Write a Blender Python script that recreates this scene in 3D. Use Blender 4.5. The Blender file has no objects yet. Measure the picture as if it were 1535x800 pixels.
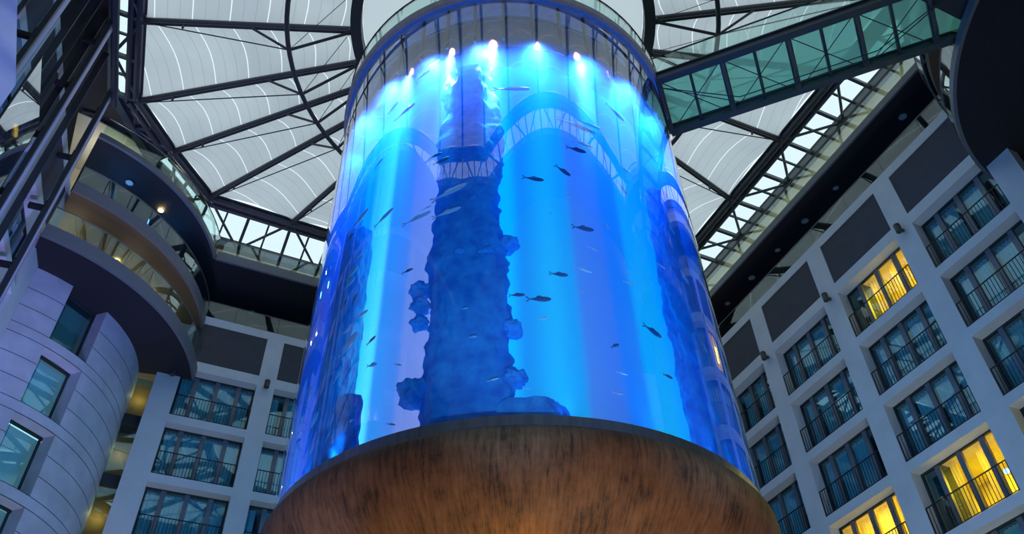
import bpy, bmesh, math, random
from mathutils import Vector, Matrix, noise
random.seed(7)
PI = math.pi
sc = bpy.context.scene
col = sc.collection
R_ = math.radians

# ------------------------------------------------------------------ helpers
class MB:
    """collects simple solids, then links them as one mesh object"""
    def __init__(s): s.v = []; s.f = []; s.uv = {}
    def quadgrid(s, pts_rows, close=False):
        n0 = len(s.v); nr = len(pts_rows); nc = len(pts_rows[0])
        for r in pts_rows: s.v += [tuple(p) for p in r]
        for i in range(nr - 1):
            for j in range(nc if close else nc - 1):
                k = (j + 1) % nc
                s.f.append((n0 + i*nc + j, n0 + i*nc + k, n0 + (i+1)*nc + k, n0 + (i+1)*nc + j))
        return s
    def hexa(s, P):
        n = len(s.v); s.v += [tuple(p) for p in P]
        for f in ((0,3,2,1),(4,5,6,7),(0,1,5,4),(1,2,6,5),(2,3,7,6),(3,0,4,7)): s.f.append(tuple(n+i for i in f))
        return s
    def box(s, x0, y0, z0, x1, y1, z1):
        return s.hexa([(x0,y0,z0),(x1,y0,z0),(x1,y1,z0),(x0,y1,z0),(x0,y0,z1),(x1,y0,z1),(x1,y1,z1),(x0,y1,z1)])
    def bar(s, a, b, w, h=None, up=(0,0,1)):
        a = Vector(a); b = Vector(b); d = (b-a).normalized(); up = Vector(up); h = h or w
        x = d.cross(up)
        if x.length < 1e-4: x = d.cross(Vector((1,0,0)))
        x.normalize(); y = x.cross(d); x *= w/2; y *= h/2
        return s.hexa([a-x-y, a+x-y, a+x+y, a-x+y, b-x-y, b+x-y, b+x+y, b-x+y])
    def tube(s, pts, r, n=8, caps=True, closed=False):
        pts = [Vector(p) for p in pts]; rings = []; N = len(pts)
        rr = r if isinstance(r, (list, tuple)) else [r]*N
        for i, p in enumerate(pts):
            if closed: d = pts[(i+1) % N] - pts[i-1]
            else: d = pts[min(i+1, N-1)] - pts[max(i-1, 0)]
            d.normalize(); x = d.cross(Vector((0,0,1)))
            if x.length < 1e-3: x = d.cross(Vector((1,0,0)))
            x.normalize(); y = x.cross(d)
            rings.append([p + rr[i]*(math.cos(2*PI*k/n)*x + math.sin(2*PI*k/n)*y) for k in range(n)])
        if closed: rings.append(rings[0])
        n0 = len(s.v); s.quadgrid(rings, True)
        if caps and not closed:
            s.f.append(tuple(n0 + k for k in range(n))[::-1]); e = n0 + (N-1)*n
            s.f.append(tuple(e + k for k in range(n)))
        return s
    def lathe(s, prof, cx, cy, a0=0, a1=360, n=96):
        full = abs(a1-a0) >= 359.9
        m = n if full else n+1
        rows = []
        for r, z in prof:
            rows.append([(cx + r*math.cos(R_(a0+(a1-a0)*k/n)), cy + r*math.sin(R_(a0+(a1-a0)*k/n)), z) for k in range(m)])
        return s.quadgrid(rows, full)
    def ringbox(s, cx, cy, r0, r1, z0, z1, a0=0, a1=360, n=64):
        full = abs(a1-a0) >= 359.9
        s.lathe([(r0,z0),(r1,z0),(r1,z1),(r0,z1),(r0,z0)], cx, cy, a0, a1, n)
        if not full:
            for a in (a0, a1):
                c, d = math.cos(R_(a)), math.sin(R_(a)); q = len(s.v)
                s.v += [(cx+r0*c, cy+r0*d, z0), (cx+r1*c, cy+r1*d, z0), (cx+r1*c, cy+r1*d, z1), (cx+r0*c, cy+r0*d, z1)]
                s.f.append((q, q+1, q+2, q+3))
        return s
    def build(s, name, m, parent=None, smooth=False, loc=None, bevel=0):
        me = bpy.data.meshes.new(name); me.from_pydata(s.v, [], s.f); me.materials.append(m)
        bm = bmesh.new(); bm.from_mesh(me)
        if smooth: bmesh.ops.remove_doubles(bm, verts=bm.verts, dist=1e-4)
        bmesh.ops.recalc_face_normals(bm, faces=bm.faces); bm.to_mesh(me); bm.free()
        if smooth:
            for p in me.polygons: p.use_smooth = True
            me.set_sharp_from_angle(angle=R_(40))
        o = bpy.data.objects.new(name, me); col.objects.link(o)
        if parent is not None:
            o.parent = parent
            o.matrix_parent_inverse = parent.matrix_world.inverted() if loc is None else Matrix()
        elif loc is not None: pass
        if bevel:
            b = o.modifiers.new('bevel', 'BEVEL'); b.width = bevel; b.segments = 2; b.limit_method = 'ANGLE'
        return o
def tag(o, label=None, cat=None, group=None, kind=None):
    if label: o['label'] = label
    if cat: o['category'] = cat
    if group: o['group'] = group
    if kind: o['kind'] = kind
    return o
def empty(name, loc=(0,0,0), rz=0):
    o = bpy.data.objects.new(name, None); col.objects.link(o); o.empty_display_size = .2
    o.matrix_world = Matrix.Translation(loc) @ Matrix.Rotation(rz, 4, 'Z')
    return o
def copy_tree(o, parent=None):
    c = o.copy(); col.objects.link(c)
    if parent is not None: c.parent = parent
    for ch in list(o.children): copy_tree(ch, c)
    return c

# ------------------------------------------------------------------ materials
def nt(name):
    m = bpy.data.materials.new(name); m.use_nodes = True; t = m.node_tree; t.nodes.clear()
    o = t.nodes.new('ShaderNodeOutputMaterial'); return m, t, o
def N(t, kind, **kw):
    n = t.nodes.new(kind)
    for k, v in kw.items():
        if k in n.inputs: n.inputs[k].default_value = v
        else: setattr(n, k, v)
    return n
def pbr(name, c, rough=.6, metal=0., var=.0, vscale=3., bump=0., bscale=40., spec=.5, stretch=None, c2=None, emis=None, estr=0):
    m, t, o = nt(name); p = N(t, 'ShaderNodeBsdfPrincipled')
    p.inputs['Base Color'].default_value = (*c, 1); p.inputs['Roughness'].default_value = rough
    p.inputs['Metallic'].default_value = metal; p.inputs['Specular IOR Level'].default_value = spec
    if emis: p.inputs['Emission Color'].default_value = (*emis, 1); p.inputs['Emission Strength'].default_value = estr
    tc = N(t, 'ShaderNodeTexCoord'); mp = N(t, 'ShaderNodeMapping')
    t.links.new(tc.outputs['Object'], mp.inputs['Vector'])
    if stretch: mp.inputs['Scale'].default_value = stretch
    if var > 0 or c2:
        n = N(t, 'ShaderNodeTexNoise', Scale=vscale, Detail=6., Roughness=.6); t.links.new(mp.outputs[0], n.inputs['Vector'])
        r = N(t, 'ShaderNodeValToRGB'); c2 = c2 or tuple(x*(1-var) for x in c)
        r.color_ramp.elements[0].position = .35; r.color_ramp.elements[1].position = .68
        r.color_ramp.elements[0].color = (*c2, 1); r.color_ramp.elements[1].color = (*c, 1)
        t.links.new(n.outputs['Fac'], r.inputs[0]); t.links.new(r.outputs[0], p.inputs['Base Color'])
    if bump > 0:
        n = N(t, 'ShaderNodeTexNoise', Scale=bscale, Detail=4.); t.links.new(mp.outputs[0], n.inputs['Vector'])
        b = N(t, 'ShaderNodeBump', Strength=bump, Distance=.02); t.links.new(n.outputs['Fac'], b.inputs['Height']); t.links.new(b.outputs[0], p.inputs['Normal'])
    t.links.new(p.outputs[0], o.inputs[0]); return m
def glass(name, tint, ior=1.5, rough=.0, bias=.0, refl=(1,1,1), gain=1.0):
    """thin sheet: clear tinted transmission plus a mirror reflection by Fresnel"""
    m, t, o = nt(name); tr = N(t, 'ShaderNodeBsdfTransparent', Color=(*tint, 1)); gl = N(t, 'ShaderNodeBsdfGlossy', Roughness=rough, Color=(*refl, 1))
    fr = N(t, 'ShaderNodeFresnel', IOR=ior); ge = N(t, 'ShaderNodeNewGeometry')
    # same reflectance from either side of the sheet
    ma = N(t, 'ShaderNodeMath', operation='MULTIPLY_ADD'); ma.inputs[1].default_value = gain; ma.inputs[2].default_value = bias; ma.use_clamp = True
    lw = N(t, 'ShaderNodeLayerWeight', Blend=.5); 
    pw = N(t, 'ShaderNodeMath', operation='POWER'); pw.inputs[1].default_value = 4.0
    t.links.new(lw.outputs['Facing'], pw.inputs[0])
    mu = N(t, 'ShaderNodeMath', operation='MULTIPLY_ADD'); mu.inputs[1].default_value = .9; mu.inputs[2].default_value = ((ior-1)/(ior+1))**2*2
    t.links.new(pw.outputs[0], mu.inputs[0]); t.links.new(mu.outputs[0], ma.inputs[0])
    mx = N(t, 'ShaderNodeMixShader'); t.links.new(ma.outputs[0], mx.inputs[0]); t.links.new(tr.outputs[0], mx.inputs[1]); t.links.new(gl.outputs[0], mx.inputs[2])
    t.links.new(mx.outputs[0], o.inputs[0]); return m
def emit(name, c, s, noise_=None):
    m, t, o = nt(name); e = N(t, 'ShaderNodeEmission', Color=(*c, 1), Strength=s); t.links.new(e.outputs[0], o.inputs[0]); return m

M = {}
M['render_wall'] = pbr('pale grey plaster', (.66,.71,.70), .75, var=.12, vscale=.7, bump=.05)
M['jamb'] = M['render_wall']
M['panel_dark'] = pbr('charcoal acoustic panel', (.065,.07,.08), .85, var=.12, vscale=2., bump=.1, bscale=120)
M['soffit'] = pbr('black painted soffit', (.014,.016,.022), .8, var=.3, vscale=9., bump=.2, bscale=200)
M['soffit_brown'] = pbr('brown lacquered ceiling', (.12,.085,.05), .6)
M['fascia'] = pbr('grey metal fascia', (.15,.17,.185), .5, metal=.1, var=.1)
M['tan'] = pbr('tan timber lining', (.50,.48,.38), .6, var=.12, vscale=1.5)
M['steel'] = pbr('dark grey painted steel', (.045,.055,.06), .45, metal=.2)
M['steel_blue'] = pbr('dark teal painted steel', (.05,.075,.08), .4, metal=.2)
M['frame'] = pbr('grey aluminium window frame', (.16,.18,.21), .45, metal=.3)
M['frame_dark'] = pbr('dark window frame', (.02,.025,.03), .5)
M['rail'] = pbr('black railing steel', (.012,.014,.018), .45, metal=.3)
M['handrail'] = pbr('brushed handrail', (.18,.2,.21), .3, metal=.8)
M['stone'] = pbr('pale limestone cladding', (.56,.60,.66), .6, var=.22, vscale=.9, bump=.08, bscale=25)
def sheer(name, c, k=.45):
    m, t, o = nt(name); a = N(t, 'ShaderNodeBsdfDiffuse', Color=(*c, 1)); b = N(t, 'ShaderNodeBsdfTranslucent', Color=(*c, 1)); x = N(t, 'ShaderNodeMixShader', Fac=k)
    t.links.new(a.outputs[0], x.inputs[1]); t.links.new(b.outputs[0], x.inputs[2]); t.links.new(x.outputs[0], o.inputs[0]); return m
M['curtain'] = sheer('pale sheer curtain', (.80,.90,.92), .25)
M['curtain_lit'] = sheer('lamplit sheer curtain', (.95,.80,.40), .5)  # lit copy of the curtain, lamplight put into its colour
M['room'] = pbr('lamplit room', (.85,.70,.30), .8)  # lit copy of the room, warm lamplight put into the colour
M['room_dark'] = pbr('unlit room', (.16,.18,.2), .8)  # shaded copy, darkness of unlit rooms put into the colour
M['floor'] = pbr('polished stone floor', (.32,.29,.26), .25, var=.2, vscale=1)
M['ring'] = pbr('brushed steel band', (.42,.42,.42), .35, metal=1, var=.3, vscale=2., stretch=(3,3,.05))
M['concrete'] = pbr('platform edge concrete', (.58,.58,.55), .7, var=.2, vscale=4)
M['lamp_body'] = pbr('grey lamp housing', (.06,.07,.075), .4, metal=.4)
M['tube'] = pbr('satin tube in violet light', (.42,.42,.62), .3, metal=.3)  # violet light put into the tube's base colour
M['brown_wall'] = pbr('warm lobby wall', (.40,.22,.08), .6)
M['win_glass'] = glass('teal window glass', (.66,.94,.97), 1.5, bias=.02, refl=(.75,.95,1))
M['bal_glass'] = glass('balustrade glass', (.80,.93,.90), 1.45, bias=.0)
M['sky_glass'] = glass('clear roof glazing', (.93,.97,.98), 1.45)
M['cab_glass'] = glass('lift cab glass', (.62,.72,.82), 1.6, bias=.25)
M['acrylic'] = glass('acrylic tank wall', (.97,.985,1), 1.45, bias=.0, gain=1.2)
M['led_white'] = emit('downlight', (1,.97,.9), 9)
M['led_warm'] = emit('warm downlight', (1,.72,.25), 60)
M['led_off'] = pbr('unlit downlight lens', (.55,.6,.6), .4)
M['led_blue'] = emit('blue light line', (.02,.12,.8), .4)

def bridge_floor():
    m, t, o = nt('green laminated floor glass'); d = N(t, 'ShaderNodeBsdfTranslucent', Color=(.60,1,.94,1)); g = N(t, 'ShaderNodeBsdfDiffuse', Color=(.34,.58,.54,1))
    tr = N(t, 'ShaderNodeBsdfTransparent', Color=(.55,.86,.82,1)); a = N(t, 'ShaderNodeMixShader', Fac=.2); b = N(t, 'ShaderNodeMixShader', Fac=.5)
    t.links.new(d.outputs[0], a.inputs[1]); t.links.new(g.outputs[0], a.inputs[2]); t.links.new(a.outputs[0], b.inputs[1]); t.links.new(tr.outputs[0], b.inputs[2]); t.links.new(b.outputs[0], o.inputs[0]); return m
M['floor_glass'] = bridge_floor()
def membrane():
    m, t, o = nt('translucent roof membrane'); uv = N(t, 'ShaderNodeUVMap', uv_map='UVMap'); sp = N(t, 'ShaderNodeSeparateXYZ'); t.links.new(uv.outputs[0], sp.inputs[0])
    def math_(op, a, b=None, c=None):
        n = N(t, 'ShaderNodeMath', operation=op)
        for i, x in enumerate((a, b, c)):
            if x is None: continue
            if hasattr(x, 'links'): t.links.new(x, n.inputs[i])
            else: n.inputs[i].default_value = x
        return n.outputs[0]
    U, V = sp.outputs[0], sp.outputs[1]
    # bright welded seams at even steps along the beams
    tcr = N(t, 'ShaderNodeTexCoord'); vs_ = N(t, 'ShaderNodeVectorMath', operation='SUBTRACT'); vs_.inputs[1].default_value = (7.9214, 16.6748, 0); t.links.new(tcr.outputs['Object'], vs_.inputs[0])
    vm = N(t, 'ShaderNodeVectorMath', operation='MULTIPLY'); vm.inputs[1].default_value = (1, 1, 0); t.links.new(vs_.outputs[0], vm.inputs[0])
    ln = N(t, 'ShaderNodeVectorMath', operation='LENGTH'); t.links.new(vm.outputs[0], ln.inputs[0])
    # the seams run in rings round the roof centre, bowed a little in each bay
    bow = math_('MULTIPLY', math_('SINE', math_('MULTIPLY', V, PI)), .22); RR = math_('DIVIDE', math_('ADD', ln.outputs['Value'], bow), 1.55)
    s = math_('FRACT', RR); d = math_('ABSOLUTE', math_('SUBTRACT', s, .5)); seam = math_('LESS_THAN', d, .015)
    # thin dark cables and fine ribs across
    c = math_('FRACT', math_('MULTIPLY', RR, 3.)); dc = math_('ABSOLUTE', math_('SUBTRACT', c, .5)); cab = math_('LESS_THAN', dc, .02)
    r = math_('FRACT', math_('MULTIPLY', RR, 15.)); rib = math_('LESS_THAN', r, .3)
    ge = N(t, 'ShaderNodeTexCoord'); no = N(t, 'ShaderNodeTexNoise', Scale=.28, Detail=5., Roughness=.55); t.links.new(ge.outputs['Object'], no.inputs['Vector'])
    ra = N(t, 'ShaderNodeValToRGB'); ra.color_ramp.elements[0].position = .3; ra.color_ramp.elements[1].position = .72
    ra.color_ramp.elements[0].color = (.41,.44,.455,1); ra.color_ramp.elements[1].color = (.53,.56,.565,1); t.links.new(no.outputs['Fac'], ra.inputs[0])
    def mixc(f, a, b, fs=1.):
        n = N(t, 'ShaderNodeMix', data_type='RGBA'); n.inputs['Factor'].default_value = 0
        t.links.new(math_('MULTIPLY', f, fs), n.inputs['Factor']); t.links.new(a, n.inputs['A']) if hasattr(a, 'links') else None
        n.inputs['B'].default_value = b; return n.outputs['Result']
    x = mixc(rib, ra.outputs[0], (.42,.45,.46,1), .35); x = mixc(cab, x, (.25,.27,.28,1), .7); x = mixc(seam, x, (1,1,1,1), .95)
    tl = N(t, 'ShaderNodeBsdfTranslucent'); df = N(t, 'ShaderNodeBsdfDiffuse', Color=(.6,.62,.62,1)); mx = N(t, 'ShaderNodeMixShader', Fac=.12)
    t.links.new(x, tl.inputs[0]); t.links.new(tl.outputs[0], mx.inputs[1]); t.links.new(df.outputs[0], mx.inputs[2]); t.links.new(mx.outputs[0], o.inputs[0]); return m
M['membrane'] = membrane()
def bronze():
    m, t, o = nt('patinated bronze bowl'); p = N(t, 'ShaderNodeBsdfPrincipled', Roughness=.62, Metallic=.15)
    tc = N(t, 'ShaderNodeTexCoord'); sp = N(t, 'ShaderNodeSeparateXYZ'); t.links.new(tc.outputs['Object'], sp.inputs[0])
    at = N(t, 'ShaderNodeMath', operation='ARCTAN2'); t.links.new(sp.outputs[1], at.inputs[0]); t.links.new(sp.outputs[0], at.inputs[1])
    cb = N(t, 'ShaderNodeCombineXYZ'); m1 = N(t, 'ShaderNodeMath', operation='MULTIPLY'); m1.inputs[1].default_value = 6.0; t.links.new(at.outputs[0], m1.inputs[0]); t.links.new(m1.outputs[0], cb.inputs[0])
    ln = N(t, 'ShaderNodeVectorMath', operation='LENGTH'); t.links.new(tc.outputs['Object'], ln.inputs[0]); t.links.new(ln.outputs['Value'], cb.inputs[1])
    n1 = N(t, 'ShaderNodeTexNoise', Scale=1.0, Detail=10., Roughness=.72); n2 = N(t, 'ShaderNodeTexNoise', Scale=2.2, Detail=6., Roughness=.7)
    mp = N(t, 'ShaderNodeMapping'); mp.inputs['Scale'].default_value = (6, .7, 1); t.links.new(cb.outputs[0], mp.inputs[0])
    t.links.new(cb.outputs[0], n1.inputs['Vector']); t.links.new(mp.outputs[0], n2.inputs['Vector'])
    mu = N(t, 'ShaderNodeMath', operation='MULTIPLY_ADD'); mu.inputs[1].default_value = .5; t.links.new(n1.outputs['Fac'], mu.inputs[0])
    m2 = N(t, 'ShaderNodeMath', operation='MULTIPLY'); m2.inputs[1].default_value = .5; t.links.new(n2.outputs['Fac'], m2.inputs[0]); t.links.new(m2.outputs[0], mu.inputs[2])
    r = N(t, 'ShaderNodeValToRGB'); r.color_ramp.elements[0].position = .41; r.color_ramp.elements[1].position = .60
    r.color_ramp.elements[0].color = (.05,.03,.018,1); r.color_ramp.elements[1].color = (.27,.145,.07,1); e = r.color_ramp.elements.new(.48); e.color = (.16,.083,.038,1)
    t.links.new(mu.outputs[0], r.inputs[0]); t.links.new(r.outputs[0], p.inputs['Base Color']); t.links.new(p.outputs[0], o.inputs[0]); return m
M['bronze'] = bronze()
def water():
    m, t, o = nt('sea water'); a = N(t, 'ShaderNodeVolumeAbsorption', Color=(.0,.68,1,1), Density=1.1); s = N(t, 'ShaderNodeVolumeScatter', Color=(.09,.46,1,1), Density=.34, Anisotropy=.1)
    d = N(t, 'ShaderNodeAddShader'); t.links.new(a.outputs[0], d.inputs[0]); t.links.new(s.outputs[0], d.inputs[1]); t.links.new(d.outputs[0], o.inputs['Volume']); return m
M['water'] = water()
M['reef'] = pbr('reef rock with water blue', (.08,.58,.98), .9, c2=(.03,.26,.72), vscale=3, bump=.6, bscale=9)  # blue glow of the water put into the rock colour
M['fish_s'] = pbr('silver fish', (.9,.95,1.), .3, metal=.15)
M['fish_d'] = pbr('dark fish', (.03,.10,.25), .5)
M['fish_p'] = pbr('pale blue fish', (.45,.7,.95), .4)
M['clown'] = pbr('pinkish fish', (1,.55,.5), .5)

# ------------------------------------------------------------------ camera
CAMZ = 1.6
cam = bpy.data.cameras.new('camera'); co = bpy.data.objects.new('camera', cam); col.objects.link(co); sc.camera = co
Fpx, yaw, pitch, roll, pcx, pcy = 1234.7753, .4571, .7518, -.0395, 11.3565, 38.1669
f = Vector((math.sin(yaw)*math.cos(pitch), math.cos(yaw)*math.cos(pitch), math.sin(pitch)))
rt = Vector((math.cos(yaw), -math.sin(yaw), 0)); up = rt.cross(f)
c_, s_ = math.cos(roll), math.sin(roll); rt2 = c_*rt + s_*up; up2 = -s_*rt + c_*up
mw = Matrix((( rt2.x, up2.x, -f.x, 0), (rt2.y, up2.y, -f.y, 0), (rt2.z, up2.z, -f.z, CAMZ), (0,0,0,1)))
co.matrix_world = mw
cam.sensor_width = 36; cam.lens = 36*Fpx/1535; cam.shift_x = -pcx/1535; cam.shift_y = pcy/1535; cam.clip_end = 500
TX, TY = 7.9214, 16.6748
Z = dict(row=25.95, h=2.59, pt=28.83, pb=26.49, top=29.3)

# ------------------------------------------------------------------ world
w = bpy.data.worlds.new('overcast sky'); sc.world = w; w.use_nodes = True
bg = w.node_tree.nodes['Background']; bg.inputs[0].default_value = (.80,.93,1,1); bg.inputs[1].default_value = 1.25

# ------------------------------------------------------------------ window walls
class Frame:
    """local frame of a wall: u along it, n away from the hall, z up"""
    def __init__(s, o, u, n): s.o = Vector((*o, 0)); s.u = Vector((*u, 0)).normalized(); s.n = Vector((*n, 0)).normalized()
    def P(s, u, n, z): return s.o + s.u*u + s.n*n + Vector((0,0,z))
    def box(s, mb, u0, n0, z0, u1, n1, z1):
        return mb.hexa([s.P(u0,n0,z0), s.P(u1,n0,z0), s.P(u1,n1,z0), s.P(u0,n1,z0), s.P(u0,n0,z1), s.P(u1,n0,z1), s.P(u1,n1,z1), s.P(u0,n1,z1)])
TH = .5
def build_wall(name, fr, U0, U1, cols, rows, label):
    """wall with real openings: cols = [(u0,u1)], rows = list of row indices"""
    mb = MB(); zs = []
    for r in rows: zs.append((Z['row']-3*(r-1)-Z['h'], Z['row']-3*(r-1)))
    zs.sort(); zc = 0
    bands = [(zc, zs[0][0])] + [(zs[i][1], zs[i+1][0]) for i in range(len(zs)-1)] + [(zs[-1][1], Z['pb']), (Z['pt'], Z['top'])]
    for a, b in bands: fr.box(mb, U0, 0, a, U1, TH, b)
    def piers(z0, z1):
        u = U0
        for a, b in sorted(cols):
            if a > u: fr.box(mb, u, 0, z0, a, TH, z1)
            u = b
        if U1 > u: fr.box(mb, u, 0, z0, U1, TH, z1)
    for a, b in zs: piers(a, b)
    piers(Z['pb'], Z['pt'])
    w = mb.build(name, M['render_wall']); tag(w, label, 'wall', kind='structure')
    for a, b in cols:
        p = MB(); fr.box(p, a, .04, Z['pb'], b, .3, Z['pt']); q = p.build('dark_panel', M['panel_dark'], w); q['label'] = 'charcoal grey panel flush in the pale wall'
    return w
wn = [0]
proto = {}
def window_proto(W, H):
    """one four-light french window; local x along the wall, y into the room, z up"""
    key = round(W, 2)
    if key in proto: return proto[key]
    d = .5
    fb = MB(); t = .07
    fb.box(0, d, H-t, W, d+.1, H); fb.box(0, d, 0, W, d+.1, t); fb.box(0, d, 0, t, d+.1, H); fb.box(W-t, d, 0, W, d+.1, H)
    sb = MB()
    for x in (.215, .5, .785): sb.box(W*x-.1, d-.02, t, W*x+.1, d+.12, H-t)
    gb = MB(); gb.box(t, d+.05, t, W-t, d+.056, H-t)
    rl = MB(); ht = 1.12
    rl.bar((.02, .04, ht), (W-.02, .04, ht), .035, .035); rl.bar((.02, .04, .05), (W-.02, .04, .05), .025)
    rp = MB().bar((0, .04, 0), (0, .04, ht), .035); bl = MB().bar((0, .04, .05), (0, .04, ht), .02)
    proto[key] = (fb, sb, gb, rl, rp, bl); return proto[key]
def curtain_mesh(x0, x1, H, seed, drape=0.):
    rnd = random.Random(seed); rows = []; n = int((x1-x0)/.03)+1; ph = rnd.random()*6
    for k in range(7):
        z = .03 + (H-.1)*k/6
        rows.append([(x0+(x1-x0)*i/n, .78+.05*math.sin(i*1.15+ph+.3*math.sin(k*.9))*(.5+.5*math.sin(i*.23+ph)**2)+.01*rnd.random(), z) for i in range(n+1)])
    return MB().quadgrid(rows)
LIT = {('r',2,1):'full', ('r',2,4):'full', ('r',1,4):'curt', ('r',3,4):'full'}
ROWN = {1:'top', 2:'second', 3:'third', 4:'fourth', 5:'fifth', 6:'sixth'}
def xform(fr, u, z):
    m = Matrix(((fr.u.x, fr.n.x, 0, 0), (fr.u.y, fr.n.y, 0, 0), (0, 0, 1, 0), (0,0,0,1)))
    return Matrix.Translation(fr.P(u, 0, z)) @ m
def lk(name, mb, m, parent):
    o = mb.build(name, m, parent, loc=0); return o
cache = {}
def cmesh(key, fn, name, m, parent):
    if key in cache:
        o = bpy.data.objects.new(name, cache[key]); col.objects.link(o); o.parent = parent; return o
    o = fn().build(name, m, parent, loc=0); cache[key] = o.data; return o
def hotel_window(fr, side, c, r, a, b, wallname, colname, rail=True):
    W = b-a; H = Z['h']; z0 = Z['row']-3*(r-1)-H; wn[0] += 1
    lit = LIT.get((side, c, r)); k = round(W, 2); T = xform(fr, a, z0)
    where = f'{ROWN[r]} row, {colname}, {wallname}'
    pr = window_proto(W, H)
    we = bpy.data.objects.new('window_%d' % wn[0], None); col.objects.link(we); we.matrix_world = T
    tag(we, ('window glowing yellow, ' if lit else 'dark teal window, ') + where, 'window', kind='structure')
    cmesh(('f', k), lambda: pr[0], 'window_frame', M['frame_dark'], we); cmesh(('m', k), lambda: pr[1], 'mullion', M['frame'], we); cmesh(('g', k), lambda: pr[2], 'pane', M['win_glass'], we)
    def room():
        b_ = MB(); D = 3.2
        b_.box(-.2, .62, -.1, W+.2, D, 0); b_.box(-.2, .62, H, W+.2, D, H+.1); b_.box(-.2, .62, 0, 0, D, H); b_.box(W, .62, 0, W+.2, D, H); b_.box(-.2, D, -.1, W+.2, D+.1, H+.1); return b_
    cmesh(('room', k, bool(lit)), room, 'room_shell', M['room'] if lit else M['room_dark'], we)
    if lit == 'full':
        q = MB().box(W*.76, .66, 0, W*.97, 1.3, H-.02).build('wardrobe', M['panel_dark'], we, loc=0); q['label'] = 'dark cupboard side behind the glass'
    if rail:
        re = bpy.data.objects.new('window_railing', None); col.objects.link(re); re.matrix_world = T
        tag(re, 'black bar railing, ' + where, 'railing', 'black railings before the hotel windows')
        cmesh(('rl', k), lambda: pr[3], 'handrail', M['rail'], re); 
        for x in (.03, W-.03): cmesh('rp', lambda: pr[4], 'end_post', M['rail'], re).location.x = x
        for i in range(1, 25): cmesh('rb', lambda: pr[5], 'baluster', M['rail'], re).location.x = .03+(W-.06)*i/25
    rnd = random.Random(hash((side == 'r', c, r)) & 1023)
    spans = {'full': [(.03, .14), (.25, .38), (.62, .70)], 'curt': [(.03, .20), (.23, .48), (.53, .77), (.80, .97)]}.get(lit)
    if not spans:
        j = rnd.random()*.06
        spans = [(.03, .18+j), (.25, .47), (.54-j, .76), (.82, .97)] if rnd.random() < .6 else [(.03, .12), (.22, .46+j), (.60, .78), (.85, .97)]
    ce = bpy.data.objects.new('curtain', None); col.objects.link(ce); ce.matrix_world = T
    tag(ce, ('cream curtain in lit window, ' if lit else 'pale sheer curtain, ') + where, 'curtain', 'sheer curtains behind the hotel windows')
    for i, (p, q) in enumerate(spans): curtain_mesh(W*p, W*q, H, rnd.random()).build('curtain_panel', M['curtain_lit'] if lit else M['curtain'], ce, loc=0)
    if lit:
        L = bpy.data.lights.new('room_lamp', 'AREA'); L.energy = (800 if c == 3 else 230) if lit == 'full' else 320; L.color = (1, .42, .015); L.size = 1.2
        lo = bpy.data.objects.new('room_lamp', L); col.objects.link(lo); lo.location = fr.P(a+W*.5, 2.0, z0+H-.1); lo['label'] = 'ceiling lamp in a lit room'

FR = Frame((24.4066, 0), (0,1), (1,0)); FBk = Frame((0, 34.2501), (1,0), (0,1))
ang = math.atan(.096); FL = Frame((-7.15, 29.0), (math.sin(-ang)*-1, math.cos(ang)), (-1, .096))
FL.u = Vector((.0955, .9954, 0)); FL.n = Vector((-.9954, .0955, 0))
y2, pc, ww = 14.3841, 4.4745, 3.5378
rc = {c: (y2-pc*(c-2), y2-pc*(c-2)+ww) for c in (3, 2, 1, 0, -1)}
build_wall('wall_right', FR, 8.95, 34.9, list(rc.values()), range(1, 9), 'tall pale grey hotel wall with square windows right of the tank')
cn = {3: 'rightmost column', 2: 'second column from right', 1: 'third column from right', 0: 'column nearest the tank'}
for c in (3, 2, 1, 0):
    for r in range(1, 7):
        hotel_window(FR, 'r', c, r, *rc[c], 'right wall', cn[c])
xb, wb, gb = -.9397, 3.4385, .844
bc = {i: (xb+(wb+gb)*i, xb+(wb+gb)*i+wb) for i in range(0, 6)}
build_wall('wall_back', FBk, -1.97, 24.9, [bc[i] for i in range(0, 6)], range(1, 9), 'pale grey hotel wall with windows left of the tank')
for c in (0, 1):
    for r in range(1, 6): hotel_window(FBk, 'b', c, r, *bc[c], 'far wall left of the tank', 'outer column' if c == 0 else 'column beside the tank')
lc = {i: (-1.1-ww-4.4*i, -1.1-4.4*i) for i in range(0, 6)}
build_wall('wall_left', FL, -31, 0, [lc[i] for i in range(0, 6)], range(1, 9), 'pale hotel wall behind the lift guide tubes at left')
for c in (0, 1):
    for r in (1, 2): hotel_window(FL, 'l', c, r, *lc[c], 'wall behind the lift tubes', 'far column' if c == 0 else 'near column', rail=False)

bkw = MB(); bkw.box(28.3, 4, 0, 28.6, 38.3, 26.3); bkw.box(-4, 38, 0, 28.3, 38.3, 26.3); bkw.hexa([FL.P(-32,4.2,0), FL.P(.5,4.2,0), FL.P(.5,4.5,0), FL.P(-32,4.5,0), FL.P(-32,4.2,26.3), FL.P(.5,4.2,26.3), FL.P(.5,4.5,26.3), FL.P(-32,4.5,26.3)])
tag(bkw.build('wall_corridor', M['room_dark']), 'dark corridor walls behind the hotel rooms', 'wall', kind='structure')
# front wall behind the viewer and floor
tag(MB().box(-14, -4.5, 0, 34, -4, 38).build('wall_front', M['render_wall']), 'plain hall wall behind the viewer', 'wall', kind='structure')
tag(MB().box(-16, -5, -.2, 36, 42, 0).build('floor', M['floor']), 'polished stone hall floor', 'floor', kind='structure')
# outer shell that closes the galleries
sh = MB(); sh.box(28.6, -4, 26.3, 28.9, 42, 36); sh.box(-16, 38.3, 26.3, 28.9, 38.6, 36); sh.box(-16, -4.5, 26, -15.7, 38.6, 36)
tag(sh.build('wall_gallery', M['tan']), 'tan timber lined rear walls of the upper galleries', 'wall', kind='structure')

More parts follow.
